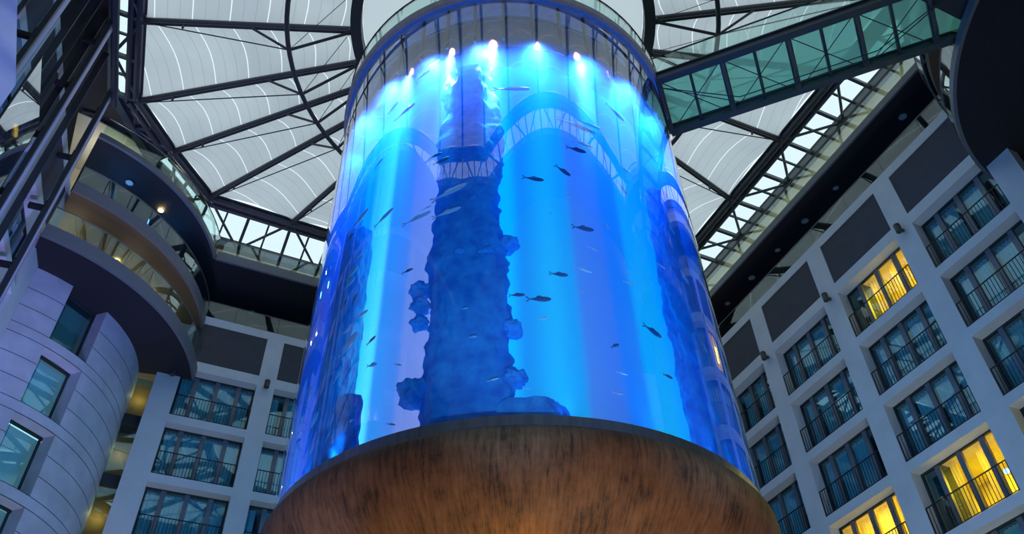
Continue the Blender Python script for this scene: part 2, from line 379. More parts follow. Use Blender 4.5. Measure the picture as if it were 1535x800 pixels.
# ------------------------------------------------------------------ wall lamps
def wall_lamp(fr, u, z, label):
    e = bpy.data.objects.new('wall_lamp', None); col.objects.link(e); e.matrix_world = xform(fr, u, z)
    tag(e, label, 'lamp', 'cylinder wall lamps on the pilasters')
    def hs(): 
        b = MB(); b.lathe([(0,-.2),(.12,-.2),(.13,-.19),(.13,.2),(.12,.21),(0,.21)], 0, -.3, n=20); return b
    cmesh('lh', hs, 'lamp_housing', M['lamp_body'], e); cmesh('lb', lambda: MB().bar((0,-.3,0),(0,0,0),.09,.12), 'wall_bracket', M['lamp_body'], e)
    cmesh('lt', lambda: MB().tube([(0,-.3,.11),(0,-.3,.135)], .138, 20), 'lamp_collar', M['frame_dark'], e)
P0 = lambda c: rc[c][1]+(pc-ww)/2
wall_lamp(FR, 9.42, 25.95, 'wall lamp at the near end of the right wall, under the big dark gallery')
wall_lamp(FR, P0(3), 25.95, 'wall lamp on the pilaster just right of the top yellow window')
wall_lamp(FR, P0(2), 25.95, 'wall lamp on the pilaster just left of the top yellow window')
wall_lamp(FR, P0(1), 25.95, 'wall lamp on the right wall nearest the tank')
wall_lamp(FBk, -1.30, 25.42, 'wall lamp on the far left end pilaster beside the stone tower')
wall_lamp(FBk, xb+wb+gb/2, 25.9, 'wall lamp between windows on the wall left of the tank')
wall_lamp(FL, -.5, 26.1, 'wall lamp on the pale pilaster above the stone tower at left')

# ------------------------------------------------------------------ straight galleries
def slab(name, x0, y0, z0, x1, y1, z1, m, lab): 
    return tag(MB().box(x0,y0,z0,x1,y1,z1).build(name, m), lab, 'gallery', kind='structure')
slab('floor_gallery_right', 24.45, 8, 28.95, 28.6, 38.3, 29.28, M['soffit'], 'lower gallery floor behind the right wall head')
slab('floor_gallery_back', -9, 34.3, 28.95, 24.45, 38.3, 29.28, M['soffit'], 'lower gallery floor behind the wall head left of the tank')
def gallery_slab(name, box_, fas, lab):
    s = MB().box(*box_).build(name, M['soffit']); tag(s, lab, 'gallery', kind='structure')
    q = MB().box(*fas).build('fascia', M['fascia'], s); q['label'] = 'grey metal edge band'; return s
gallery_slab('ceiling_gallery_right', (24.46, 6, 32.27, 28.6, 38.3, 32.6), (24.36, 6, 32.25, 24.46, 33.1, 32.66), 'dark gallery soffit with grey edge high on the right')
gallery_slab('ceiling_gallery_back', (-9, 33.3, 32.27, 24.46, 38.3, 32.6), (-1, 33.18, 32.24, 24.4, 33.3, 32.80), 'dark gallery soffit with grey edge left of the tank')
tag(MB().box(24.66,2,34.06,28.6,38.3,34.2).build('ceiling_upper_right', M['tan']), 'tan lined ceiling of the top gallery at right', 'ceiling', kind='structure')
tag(MB().box(-15.7,33.95,34.06,24.6,38.3,34.2).build('ceiling_upper_back', M['tan']), 'tan lined ceiling of the top gallery left of the tank', 'ceiling', kind='structure')

def glass_rail_straight(fr, u0, u1, n, z0, z1, step, lab):
    e = bpy.data.objects.new('glass_balustrade', None); col.objects.link(e); e.location = fr.P(u0, n, z0); bpy.context.view_layer.update()
    tag(e, lab, 'balustrade', 'glass balustrades of the galleries')
    k = max(1, round((u1-u0)/step)); s = (u1-u0)/k
    for i in range(k):
        b = MB(); fr.box(b, u0+s*i+.01, n-.01, z0, u0+s*(i+1)-.01, n+.01, z1-.02); b.build('glass_panel', M['bal_glass'], e)
    MB().tube([fr.P(u0, n, z1), fr.P(u1, n, z1)], .03, 8).build('handrail', M['handrail'], e)
    b = MB(); fr.box(b, u0, n-.03, z0-.05, u1, n+.03, z0+.03); b.build('base_channel', M['frame'], e)
    return e
glass_rail_straight(FR, 8.95, 34.2, .06, 29.3, 30.22, 2.24, 'long glass balustrade of the lower gallery above the dark panels at right')
glass_rail_straight(FR, 6, 33.1, .02, 32.66, 33.68, 2.24, 'topmost straight glass balustrade under the roof edge at right')
glass_rail_straight(FBk, -1.4, 24.3, .06, 29.3, 30.35, 2.14, 'glass balustrade of the lower gallery left of the tank')
glass_rail_straight(Frame((0,33.22),(1,0),(0,1)), -.8, 24.3, 0, 32.80, 33.75, 2.14, 'topmost glass balustrade under the roof edge left of the tank')

def downlight(x, y, z, r, m, lab, power=0, colr=(1,.75,.35)):
    e = empty('downlight', (x, y, z)); tag(e, lab, 'downlight', 'round downlights in the soffits')
    a = MB().tube([(0,0,-.02),(0,0,.02)], r, 20).build('lens', m, e, loc=0)
    MB().ringbox(0,0,r,r+.03,-.035,.0,n=20).build('trim_ring', M['frame'], e, loc=0)
    if power:
        L = bpy.data.lights.new('downlight_beam', 'SPOT'); L.energy = power; L.color = colr; L.spot_size = R_(150); L.spot_blend = .8; L.shadow_soft_size = .08
        o = bpy.data.objects.new('downlight_beam', L); col.objects.link(o); o.location = (x, y, z-.08)
for i, y in enumerate((12.15, 16.66, 18.99, 21.21, 23.46, 25.7)):
    downlight(25.55, y, 32.25, .13 if i % 2 else .17, M['led_off'], ['nearest round downlight in the straight dark soffit at right, beside the big curved gallery', 'second downlight from the near end of the straight soffit at right', 'third downlight from the near end of the straight soffit at right', 'fourth downlight from the near end of the straight soffit at right', 'fifth downlight from the near end of the straight soffit at right', 'last downlight of the right soffit, beside the tank'][i])
downlight(1.51, 36.6, 32.25, .16, M['led_off'], 'round downlight in the dark soffit left of the tank')

# ------------------------------------------------------------------ curved galleries
def arc_rail(cx, cy, r, z0, z1, a0, a1, n, lab, tilt=0.):
    e = empty('glass_balustrade', (cx, cy, z0)); bpy.context.view_layer.update()
    tag(e, lab, 'balustrade', 'glass balustrades of the galleries')
    for i in range(n):
        p0 = a0+(a1-a0)*i/n+.12; p1 = a0+(a1-a0)*(i+1)/n-.12
        MB().ringbox(cx, cy, r-.01, r+.01, z0, z1-.02, p0, p1, 6).build('glass_panel', M['bal_glass'], e, smooth=True)
    MB().tube([(cx+r*math.cos(R_(a0+(a1-a0)*k/60)), cy+r*math.sin(R_(a0+(a1-a0)*k/60)), z1) for k in range(61)], .03, 8).build('handrail', M['handrail'], e, smooth=True)
    MB().ringbox(cx, cy, r-.03, r+.03, z0-.04, z0+.03, a0, a1, 60).build('base_channel', M['frame'], e)
    return e
def tier(name, cx, cy, r, z0, z1, a0, a1, rin, msof, lab, fas=M['fascia']):
    s = MB().ringbox(cx, cy, rin, r-.12, z0+.02, z1-.02, a0, a1, 64).build(name, msof); tag(s, lab, 'gallery', kind='structure')
    q = MB().ringbox(cx, cy, r-.12, r, z0, z1, a0, a1, 64).build('fascia', fas, s, smooth=True); q['label'] = 'curved grey metal edge band'; return s
C1 = (-9.1, 35.7)
tier('gallery_curved_top', *C1, 8.45, 32.3, 32.6, -76, -16.5, 4.2, M['soffit'], 'topmost curved gallery slab with dark soffit at upper left')
tier('gallery_curved_middle', *C1, 8.6, 28.5, 29.1, -75.5, -9, 4.2, M['soffit_brown'], 'middle curved gallery slab with brown soffit at left')
tier('gallery_curved_low', *C1, 8.9, 25.4, 26.05, -77, -9.5, 4.2, M['soffit'], 'lowest curved gallery slab, dark soffit over the stone tower')
arc_rail(*C1, 8.4, 32.6, 33.75, -75.5, -17, 9, 'curved glass balustrade of the topmost gallery at upper left')
arc_rail(*C1, 8.55, 29.1, 30.1, -75.5, -9.5, 9, 'curved glass balustrade of the middle gallery at left, between two dark soffits')
arc_rail(*C1, 8.8, 26.05, 27.1, -77, -10, 9, 'curved glass balustrade of the lowest gallery at left, in front of the warm lamps')
cw = MB().ringbox(*C1, 4.0, 4.2, 26.0, 34.3, -88, 20, 48).build('wall_curved_core', M['tan']); tag(cw, 'tan curved wall behind the curved galleries at left', 'wall', kind='structure')
downlight(-5.83+.3, 29.7, 32.27, .16, M['led_off'], 'unlit round downlight in the top curved soffit at left')
downlight(-3.98, 30.9, 32.27, .12, M['led_warm'], 'glowing small downlight in the top curved soffit at left', 20)
downlight(-4.9, 31.0, 28.47, .12, M['led_warm'], 'glowing warm lamp under the middle gallery, nearer the lift tubes', 60)
downlight(-3.25, 32.5, 28.47, .12, M['led_warm'], 'glowing warm lamp under the middle gallery, nearer the tank', 60)

C2 = (26.8, 1.75)
tier('gallery_near_top', *C2, 8.3, 32.3, 32.8, 80, 215, 4, M['soffit'], 'topmost curved gallery slab at upper right')
tier('gallery_near_middle', *C2, 8.45, 28.5, 28.95, 80, 215, 4, M['soffit_brown'], 'middle curved gallery slab at upper right', fas=M['soffit_brown'])
tier('gallery_near_low', *C2, 8.7, 25.4, 25.74, 88, 215, 2, M['soffit'], 'big dark curved gallery soffit in the upper right corner')
arc_rail(*C2, 8.6, 28.95, 30.0, 95, 210, 14, 'curved glass balustrade of the middle gallery at upper right')
arc_rail(*C2, 8.65, 25.76, 26.7, 98, 210, 14, 'curved glass balustrade on the big dark gallery at upper right')
arc_rail(*C2, 8.25, 32.8, 33.75, 90, 210, 14, 'curved glass balustrade of the topmost gallery at upper right')
cw = MB().ringbox(*C2, 5.0, 5.2, 26.0, 34.3, 60, 230, 48).build('wall_near_core', M['tan']); tag(cw, 'tan curved wall behind the curved galleries at right', 'wall', kind='structure')
tag(MB().ringbox(*C2, 5.6, 5.9, 0, 25.4, 60, 230, 48).build('wall_near_tower', M['brown_wall'], smooth=True), 'dim brown tower wall under the big curved gallery at right', 'wall', kind='structure')

# ------------------------------------------------------------------ stone tower
CT = (-9.05, 35.1); RT = 6.33
def arcseg(mb, a0, a1, z0, z1, r0=RT-.55, r1=RT, n=None):
    mb.ringbox(*CT, r0, r1, z0, z1, a0, a1, n or max(2, int(abs(a1-a0)/2)))
st = MB(); A0, A1, W0, W1 = -95, 25, -59.2, -43.0
rowsT = [(22.67, 25.42)] + [(19.70-2.985*k, 22.23-2.985*k) for k in range(0, 7)]
arcseg(st, A0, W0, 0, 25.42); arcseg(st, W1, A1, 0, 25.42)
zz = sorted(rowsT); prev = 0
for a, b in zz:
    if a > prev: arcseg(st, W0, W1, prev, a)
    prev = b
tw = st.build('wall_tower', M['stone'], smooth=True); tag(tw, 'curved pale stone tower with stacked windows at lower left', 'tower', kind='structure')
jn = MB()
zj = []
for k in range(-1, 7):
    b = 22.67-2.985*k if k >= 0 else None
    zb = 22.67-2.985*max(k,0)
for k in range(0, 7):
    base = 22.67-2.985*k
    zj += [base, base-.44, base-.44-.87, base-.44-.87-.87]
zj += [24.36, 23.5]
for z in zj:
    if z < 1: continue
    for a0, a1 in ((A0, W0), (W1, A1)):
        jn.ringbox(*CT, RT-.01, RT+.003, z-.012, z+.012, a0, a1, 40)
    if any(abs(z-a) < .05 or abs(z-(22.23-2.985*k)) < .05 for a, b in rowsT for k in range(7)):
        jn.ringbox(*CT, RT-.01, RT+.003, z-.012, z+.012, W0, W1, 12) if any(b_ < z-.02 or True for b_ in (1,)) and not any(a+.02 < z < b-.02 for a, b in rowsT) else None
q = jn.build('stone_joints', M['frame_dark'], tw); q['label'] = 'thin dark joints between the stone courses'
for i, (a, b) in enumerate(rowsT[:5]):
    wn[0] += 1
    we = empty('window_%d' % wn[0]); bpy.context.view_layer.update()
    tag(we, ['shallow grey blind window under the dark soffit, top of the stone tower', 'second window from the top of the stone tower, teal glass', 'third window from the top of the stone tower, blue glass', 'fourth window from the top of the stone tower', 'fifth window from the top of the stone tower'][i], 'window', kind='structure')
    r = RT-.62; p = [Vector((CT[0]+r*math.cos(R_(t)), CT[1]+r*math.sin(R_(t)), 0)) for t in (W0-1, W1+1)]
    g = MB(); g.bar(p[0]+Vector((0,0,(a+b)/2)), p[1]+Vector((0,0,(a+b)/2)), .012, b-a+.1); g.build('pane', M['win_glass'], we)
    fm = MB(); fm.bar(p[0]+Vector((0,0,b-.02)), p[1]+Vector((0,0,b-.02)), .1, .1); fm.bar(p[0]+Vector((0,0,a+.02)), p[1]+Vector((0,0,a+.02)), .1, .1)
    for s in (.07, .93): qv = p[0].lerp(p[1], s); fm.bar(qv+Vector((0,0,a)), qv+Vector((0,0,b)), .1, .1)
    qv = p[0].lerp(p[1], .22); fm.bar(qv+Vector((0,0,a)), qv+Vector((0,0,b)), .02, .02)
    fm.build('window_frame', M['frame_dark'], we)
    bk = MB(); dd = (p[1]-p[0]).normalized(); inn = [x + (Vector((CT[0], CT[1], 0))-x)*.09 for x in (p[0]-dd*.8, p[1]+dd*.8)]
    bk.bar(inn[0]+Vector((0,0,(a+b)/2)), inn[1]+Vector((0,0,(a+b)/2)), .05, b-a+.3); bk.build('window_blind', M['curtain'] if i else M['tan'], we)
# stair lobby in the gap between tower and the wall left of the tank
gp = MB(); gp.box(-4.2, 35.6, 0, -1.5, 35.8, 25.4); 
lb = gp.build('wall_stair_lobby', M['brown_wall']); tag(lb, 'warm brown lobby wall seen in the gap beside the stone tower', 'wall', kind='structure')
for k in range(6):
    b = MB().box(-3.6, 34.75, 23.0-3*k-.25, -1.98, 35.6, 23.0-3*k+.25).build('lobby_beam', M['frame_dark'], lb); b['label'] = 'dark floor edge across the lobby glass'
b = MB().box(-3.6, 34.9, 0, -1.98, 34.92, 25.3).build('lobby_glass', M['win_glass'], lb)
for k, pw in ((0, 9), (1, 5), (2, 9), (3, 7)):
    L = bpy.data.lights.new('lobby_lamp', 'POINT'); L.energy = pw; L.color = (1,.55,.15); L.shadow_soft_size = .05
    o = bpy.data.objects.new('lobby_lamp', L); col.objects.link(o); o.location = (-2.4, 35.25, 24.6-3*k)

# ------------------------------------------------------------------ roof
ZR = 34.0
poly = [(-6.75,13.9),(-6.5,18.0),(-6.22,22.07),(-5.93,26.25),(-4.1,28.55),(-2.05,30.75),(2.12,30.85),(6.3,30.9),(10.4,30.9),(14.5,30.9),(18.4,30.9),(20.6,28.9),(22.4,26.5),
        (22.4,20.4),(22.4,16.3),(22.4,12.2),(22.4,8.0),(21.2,5.0),(18.2,2.6),(14.1,2.4),(9.9,2.4),(5.8,2.4),(1.6,2.4),(-2.5,2.6),(-4.9,5.0),(-6.9,8.0)]
# right side has one more node
poly = [p for p in poly]; poly[12] = (22.4,24.5)
RIN = 6.3
T3 = Vector((TX, TY, 0))
def V3(p, z=ZR): return Vector((p[0], p[1], z))
def inner(p, r=RIN, z=ZR):
    d = (V3(p,0)-T3).normalized(); return T3 + d*r + Vector((0,0,z))
# membranes: one per bay
roof = empty('ceiling'); tag(roof, 'translucent pale membrane roof held by radial beams', 'roof', kind='structure'); bpy.context.view_layer.update()
NP = len(poly)
for i in range(NP):
    a, b = poly[i], poly[(i+1) % NP]; a1, b1 = inner(a, 6.3), inner(b, 6.3); a0, b0 = V3(a), V3(b)
    nu, nv = 14, 6; vs = []; fs = []; uvs = []
    for u in range(nu+1):
        for v in range(nv+1):
            s, t_ = u/nu, v/nv; p = a0.lerp(a1, s).lerp(b0.lerp(b1, s), t_); p.z += .12 + .35*math.sin(PI*t_)
            vs.append(p); uvs.append((s+.05*math.sin(PI*t_), t_))
    for u in range(nu):
        for v in range(nv): n = u*(nv+1)+v; fs.append((n, n+1, n+nv+2, n+nv+1))
    me = bpy.data.meshes.new('membrane_bay'); me.from_pydata(vs, [], fs); me.materials.append(M['membrane']); ul = me.uv_layers.new(name='UVMap')
    for lp in me.loops: ul.data[lp.index].uv = uvs[lp.vertex_index]
    for p in me.polygons: p.use_smooth = True
    o = bpy.data.objects.new('membrane_bay', me); col.objects.link(o); o.parent = roof
cd = MB().lathe([(0,ZR+.9),(3,ZR+.75),(6.05,ZR+.3)], TX, TY, n=48)
o = cd.build('membrane_crown', sheer('white crown membrane', (.56,.59,.60), .88), roof, smooth=True)
# compression ring
cr = empty('compression_ring', (TX, TY, ZR)); bpy.context.view_layer.update(); tag(cr, 'thick dark steel ring at the roof centre above the tank', 'steel ring')
MB().ringbox(TX, TY, 6.05, 6.5, ZR-.35, ZR+.25, n=96).build('ring_girder', M['steel'], cr, smooth=True)
b = MB()
for i in range(NP):
    p = inner(poly[i], 6.55, ZR-.12); d = (p-T3); d.z = 0; d.normalize(); t_ = Vector((-d.y, d.x, 0)); b.bar(p-t_*.12, p+t_*.12, .1, .2)
b.build('beam_socket', M['steel'], cr)
# tension ring
ZT, RTn = 32.2, 8.85
tr = empty('tension_ring', (TX, TY, ZT)); bpy.context.view_layer.update(); tag(tr, 'slender curved steel tube ring hanging below the roof beams', 'steel ring')
MB().tube([(TX+RTn*math.cos(2*PI*k/96), TY+RTn*math.sin(2*PI*k/96), ZT) for k in range(96)], .1, 8, closed=True).build('ring_tube', M['steel'], tr, smooth=True)
sidename = lambda i: 'left' if i <= 3 or i >= 24 else 'far' if i <= 11 else 'right' if i <= 17 else 'near'
for i, p in enumerate(poly):
    a, b_ = V3(p), inner(p); d = (b_-a).normalized()
    e = empty('roof_truss', a); bpy.context.view_layer.update()
    lab = {2:'roof beam meeting the left roof edge near the top frame edge', 3:'roof beam meeting the left roof edge at its lower corner', 4:'roof beam meeting the slanted corner above the curved glass balustrade', 5:'roof beam meeting the corner where the bright strip begins, left of the tank', 6:'roof beam ending midway along the bright strip left of the tank', 13:'roof beam ending at the right bright strip, lowest one clear of the tank', 14:'roof beam ending at the right bright strip just below the footbridge', 12:'roof beam half hidden behind the tank at right', 16:'roof beam above the footbridge at the top frame edge', 15:'roof beam passing behind the footbridge'}.get(i)
    tag(e, lab or 'dark radial roof beam out of frame or hidden by the tank, %s side' % sidename(i), 'roof truss', 'radial roof trusses')
    m = MB(); m.tube([a, b_], .13, 8); m.build('top_tube', M['steel'], e, smooth=True)
    m = MB(); m.bar(a+Vector((0,0,-.17)), b_+Vector((0,0,-.17)), .12, .1); m.bar(a+Vector((0,0,.14)), b_+Vector((0,0,.14)), .16, .07); m.build('flange', M['steel'], e)
    n = inner(p, RTn, ZT); 
    m = MB(); m.tube([n, inner(p, 6.5, ZR-.2)], .065, 8); s1 = inner(p, 10.7, ZR-.15); m.tube([n, s1], .055, 8); m.build('strut', M['steel'], e, smooth=True)
    m = MB(); m.tube([n, a+d*.3+Vector((0,0,-.2))], .028, 6); m.build('tie_rod', M['steel'], e)
    m = MB()
    q = poly[(i+1) % NP]; nq = inner(q, RTn, ZT); m.tube([nq, inner(p, 6.5, ZR-.1)], .014, 5); m.build('bracing_cable', M['steel'], e)
    MB().tube([a+d*1.7+Vector((0,0,-.45)), a+d*1.7], .05, 6).build('stud', M['steel'], e); MB().tube([a+d*.25+Vector((0,0,.1)), a+d*.25+Vector((0,0,.55))], .05, 6).build('end_stud', M['steel'], e)
# edge truss and glazed strip per roof edge
OUT = {}
def offset(i):
    p = Vector(poly[i]); pr_, nx = Vector(poly[i-1]), Vector(poly[(i+1) % NP])
    t_ = (nx-pr_).normalized(); n = Vector((-t_.y, t_.x)); 
    if n.dot(p-Vector((TX,TY))) < 0: n = -n
    return n
def outer(i):
    p = Vector(poly[i])
    if 5 < i < 11: return Vector((p.x, 33.95))
    if i == 5: return Vector((-2.4, 33.9))
    if 12 <= i <= 16: return Vector((24.6, p.y))
    if i == 11: return Vector((24.6, 33.95))
    if i <= 3: return Vector((p.x-1.15, p.y))
    if i == 4: return Vector((-5.0, 29.6))
    if i == 17: return Vector((24.2, 3.2))
    n = offset(i); return p + n*2.2
for i in range(NP):
    j = (i+1) % NP; a, b_ = Vector((*poly[i], ZR)), Vector((*poly[j], ZR)); oa, ob = Vector((*outer(i), ZR)), Vector((*outer(j), ZR))
    e = empty('glazed_roof_strip', a); bpy.context.view_layer.update()
    lab = {0:'left', 1:'bright glazed strip with braces at the upper left frame edge', 2:'bright glazed strip with braces left of the membrane, between the two left beams', 3:'dark closed strip at the slanted corner over the curved balustrade', 4:'short glazed strip at the corner above the curved gallery', 5:'bright glazed strip just left of the tank, outer bay', 6:'bright glazed strip touching the tank at left', 11:'glazed strip behind the tank at its far right', 12:'bright glazed strip beside the tank at right, farthest bay', 13:'bright glazed strip at right, middle bay below the footbridge', 14:'bright glazed strip at right, bay directly under the footbridge', 15:'bright glazed strip at right beyond the footbridge', 16:'bright glazed strip above the upper right curved galleries'}.get(i)
    tag(e, (lab if lab and lab != 'left' else 'glazed roof strip out of frame or hidden, %s side bay %s' % (sidename(i), ['one','two','three','four','five','six','seven','eight','nine','ten','eleven','twelve'][i % 12])), 'roof glazing', 'glazed strips round the membrane roof')
    q = MB(); n0 = 0
    q.hexa([a+Vector((0,0,.22)), b_+Vector((0,0,.22)), ob+Vector((0,0,.22)), oa+Vector((0,0,.22)), a+Vector((0,0,.24)), b_+Vector((0,0,.24)), ob+Vector((0,0,.24)), oa+Vector((0,0,.24))])
    q.build('pane', M['sky_glass'] if i != 3 else M['fascia'], e)
    out = ((oa+ob)/2-(a+b_)/2).normalized()
    m = MB(); m.tube([a+out*.15, b_+out*.15], .17, 8); m.tube([a+out*.48+Vector((0,0,-.05)), b_+out*.48+Vector((0,0,-.05))], .13, 8); m.bar(a+out*.3+Vector((0,0,.2)), b_+out*.3+Vector((0,0,.2)), .75, .06)
    m.build('edge_girder', M['steel'], e, smooth=False)
    m = MB(); m.bar(oa, ob, .35, .35); m.build('outer_beam', M['steel_blue'], e)
    m = MB()
    for t_ in (0, .5):
        m.bar(a.lerp(b_, t_), oa.lerp(ob, t_), .15, .22)
    m.build('cross_beam', M['steel_blue'], e)
    m = MB()
    for t_ in (.25, .75): m.bar(a.lerp(b_, t_)+Vector((0,0,.12)), oa.lerp(ob, t_)+Vector((0,0,.12)), .09, .12)
    m.build('glazing_bar', M['steel_blue'], e)
    m = MB(); m.tube([a+Vector((0,0,-.1)), oa.lerp(ob, .5)], .07, 8); m.tube([oa.lerp(ob, .5), b_+Vector((0,0,-.1))], .07, 8); m.build('diagonal_brace', M['steel_blue'], e)
# solid roof outside the strips
rf = MB(); CC = Vector((8.2, 16.7, ZR+.3))
for i in range(NP):
    j = (i+1) % NP; oa, ob = Vector((*outer(i), ZR+.3)), Vector((*outer(j), ZR+.3)); fa, fb = CC+(oa-CC)*1.9, CC+(ob-CC)*1.9; h = Vector((0,0,.3))
    rf.hexa([oa, ob, fb, fa, oa+h, ob+h, fb+h, fa+h])
o = rf.build('roof_deck', M['soffit'], roof)

# ------------------------------------------------------------------ aquarium
aq = empty('aquarium', (TX, TY, 0)); bpy.context.view_layer.update()
tag(aq, 'giant cylindrical blue aquarium tank standing on a brown bronze bowl', 'aquarium')
ZB, ZT_, ZW = 10.35, 26.27, 23.98
bw = MB().lathe([(0,6.2),(1.3,6.25),(1.7,6.9),(2.6,7.25),(3.6,7.6),(4.5,8.05),(5.2,8.5),(5.65,8.95),(5.88,9.35),(5.97,9.7),(5.95,9.95),(5.86,10.09),(5.74,10.14)], 0, 0, n=128)
o = bw.build('bronze_bowl', M['bronze'], None, smooth=True); o.parent = aq; o['label'] = 'mottled brown underside bowl'
MB().lathe([(1.25,0),(1.2,6.3)], 0, 0, n=48).build('support_column', M['concrete'], aq, loc=0, smooth=True)
MB().lathe([(5.70,10.10),(5.80,10.13),(5.80,10.35),(5.70,10.37)], 0, 0, n=128).build('steel_band', M['ring'], aq, loc=0, smooth=True)
MB().lathe([(0,10.36),(5.6,10.36)], 0, 0, n=96).build('tank_bed', M['reef'], aq, loc=0)
MB().lathe([(5.75,10.35),(5.75,26.25)], 0, 0, n=160).build('acrylic_wall', M['acrylic'], aq, loc=0, smooth=True)
wt = MB().lathe([(0,10.4),(5.7,10.4),(5.7,23.98),(0,23.98)], 0, 0, n=96).build('water', M['water'], aq, loc=0, smooth=False)
wt['label'] = 'deep blue sea water'
# lift shaft inside, with an added glowing sleeve imitating light bands
RS = 4.75
# invented glow round the shaft, light bands put into emission: (angle, colour, strength)
glow_bands = [(-180,(.0,.52,1),3.2),(-174,(.0,.52,1),2.2),(-171,(.25,1.2,1),1.6),(-160,(.4,1.3,1),1.8),(-157,(.15,.5,1),1.4),(-149,(.3,.42,1),1.3),(-147,(.75,.5,1),1.15),(-139,(.8,.5,1),1.2),(-136,(.0,.52,1),2.2),(-116,(.0,.52,1),2.0),
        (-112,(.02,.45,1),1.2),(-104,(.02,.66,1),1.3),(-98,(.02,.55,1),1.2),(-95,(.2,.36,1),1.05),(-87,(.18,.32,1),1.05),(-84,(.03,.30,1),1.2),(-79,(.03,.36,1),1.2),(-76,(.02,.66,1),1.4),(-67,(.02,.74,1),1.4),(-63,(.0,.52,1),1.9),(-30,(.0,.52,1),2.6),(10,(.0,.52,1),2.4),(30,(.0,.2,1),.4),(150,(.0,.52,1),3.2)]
glow_bands = glow_bands[:0] + [f_ for f_ in glow_bands if f_[0] >= -180]
def glow_mat():
    m, t, o = nt('added colour glow'); tc = N(t, 'ShaderNodeTexCoord'); sp = N(t, 'ShaderNodeSeparateXYZ'); t.links.new(tc.outputs['Object'], sp.inputs[0])
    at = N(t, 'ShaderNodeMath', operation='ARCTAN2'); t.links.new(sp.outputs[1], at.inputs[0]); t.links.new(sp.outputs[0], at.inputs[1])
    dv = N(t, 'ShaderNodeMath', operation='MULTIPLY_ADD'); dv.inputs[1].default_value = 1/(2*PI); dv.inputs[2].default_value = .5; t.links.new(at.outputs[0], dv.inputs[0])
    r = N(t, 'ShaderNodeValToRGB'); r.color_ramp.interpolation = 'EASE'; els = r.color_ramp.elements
    fl = sorted([((a+180) % 360/360, c, k) for a, c, k in glow_bands])
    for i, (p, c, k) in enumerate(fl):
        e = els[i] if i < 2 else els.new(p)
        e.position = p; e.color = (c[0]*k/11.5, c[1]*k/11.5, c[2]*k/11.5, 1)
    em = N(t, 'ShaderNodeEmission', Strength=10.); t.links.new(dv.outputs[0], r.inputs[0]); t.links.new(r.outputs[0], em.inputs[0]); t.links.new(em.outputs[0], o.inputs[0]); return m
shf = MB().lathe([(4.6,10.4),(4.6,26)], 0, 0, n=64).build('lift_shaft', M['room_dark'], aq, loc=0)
o = MB().ringbox(0, 0, 4.62, RS, 10.5, 23.9, n=96).build('glow_sleeve', glow_mat(), shf, loc=0, smooth=True); o['label'] = 'added glowing cyan, violet and blue bands round the inner shaft'
# head room over the water
MB().lathe([(5.2,24.3),(5.2,26.2)], 0, 0, n=96).build('head_lining', pbr('grey head room lining', (.45,.46,.52), .5, var=.2), aq, loc=0, smooth=True)
for k in range(40):
    a = 2*PI*k/40+.03; p = Vector((5.62*math.cos(a), 5.62*math.sin(a), 0))
    MB().bar(p+Vector((0,0,24.0)), p+Vector((0,0,26.25)), .07, .09, up=(p.x, p.y, 0)).build('head_mullion', M['steel_blue'], aq, loc=0)
MB().tube([(5.62*math.cos(2*PI*k/96), 5.62*math.sin(2*PI*k/96), 25.2) for k in range(96)], .03, 6, closed=True).build('head_rail', M['steel_blue'], aq, loc=0)
MB().ringbox(0, 0, 5.74, 5.79, 26.235, 26.29, n=128).build('blue_light_line', M['led_blue'], aq, loc=0, smooth=True)
MB().ringbox(0, 0, 2.0, 5.92, 26.31, 26.62, n=128).build('platform_slab', M['concrete'], aq, loc=0, smooth=True)
for k in range(24):
    MB().ringbox(0, 0, 5.84, 5.86, 26.62, 27.65, k*15+.2, k*15+14.8, 6).build('platform_glass', M['bal_glass'], aq, loc=0, smooth=True)
MB().tube([(5.85*math.cos(2*PI*k/96), 5.85*math.sin(2*PI*k/96), 27.67) for k in range(96)], .035, 6, closed=True).build('platform_handrail', M['steel'], aq, loc=0, smooth=True)
# lamps under the lid shining down through the water
for k, a in enumerate((-168, -158.4, -149.8, -133.5, -119.2, -104, -89.5, -76, -63.7, -50)):
    big = a in (-149.8, -133.5, -119.2, -89.5)
    lx, ly = TX+5.3*math.cos(R_(a)), TY+5.3*math.sin(R_(a))
    L = bpy.data.lights.new('tank_lamp', 'SPOT'); L.energy = 140000 if big else 30000; L.color = (1,.32,.17) if big else (.9,.3,.22); L.spot_size = R_(11); L.spot_blend = .9; L.shadow_soft_size = .12
    o = bpy.data.objects.new('tank_lamp', L); col.objects.link(o); o.location = (lx, ly, 24.9); o['label'] = 'spot lamp shining down into the water'
for k, a in enumerate(range(-190, -20, 17)):
    if not -142 < a < -110:
        L = bpy.data.lights.new('bed_fill', 'SPOT'); L.energy = 110; L.color = (.03,.38,1); L.spot_size = R_(70); L.spot_blend = 1; L.shadow_soft_size = .1  # unseen blue light added to brighten the reef and water
        o = bpy.data.objects.new('bed_fill', L); col.objects.link(o); o.location = (TX+5.6*math.cos(R_(a)), TY+5.6*math.sin(R_(a)), 10.45); o.rotation_euler = (PI, 0, 0); o['label'] = 'added blue fill light at the foot of the tank wall'
    L = bpy.data.lights.new('tank_fill', 'SPOT'); L.energy = 3600; L.color = (.9,.5,1) if a < -110 else (.4,.42,1); L.spot_size = R_(120); L.spot_blend = 1; L.shadow_soft_size = .2  # wide light added as fill to make the water glow
    o = bpy.data.objects.new('tank_fill', L); col.objects.link(o); o.location = (TX+5.25*math.cos(R_(a)), TY+5.25*math.sin(R_(a)), 24.1); o['label'] = 'added fill light over the water'

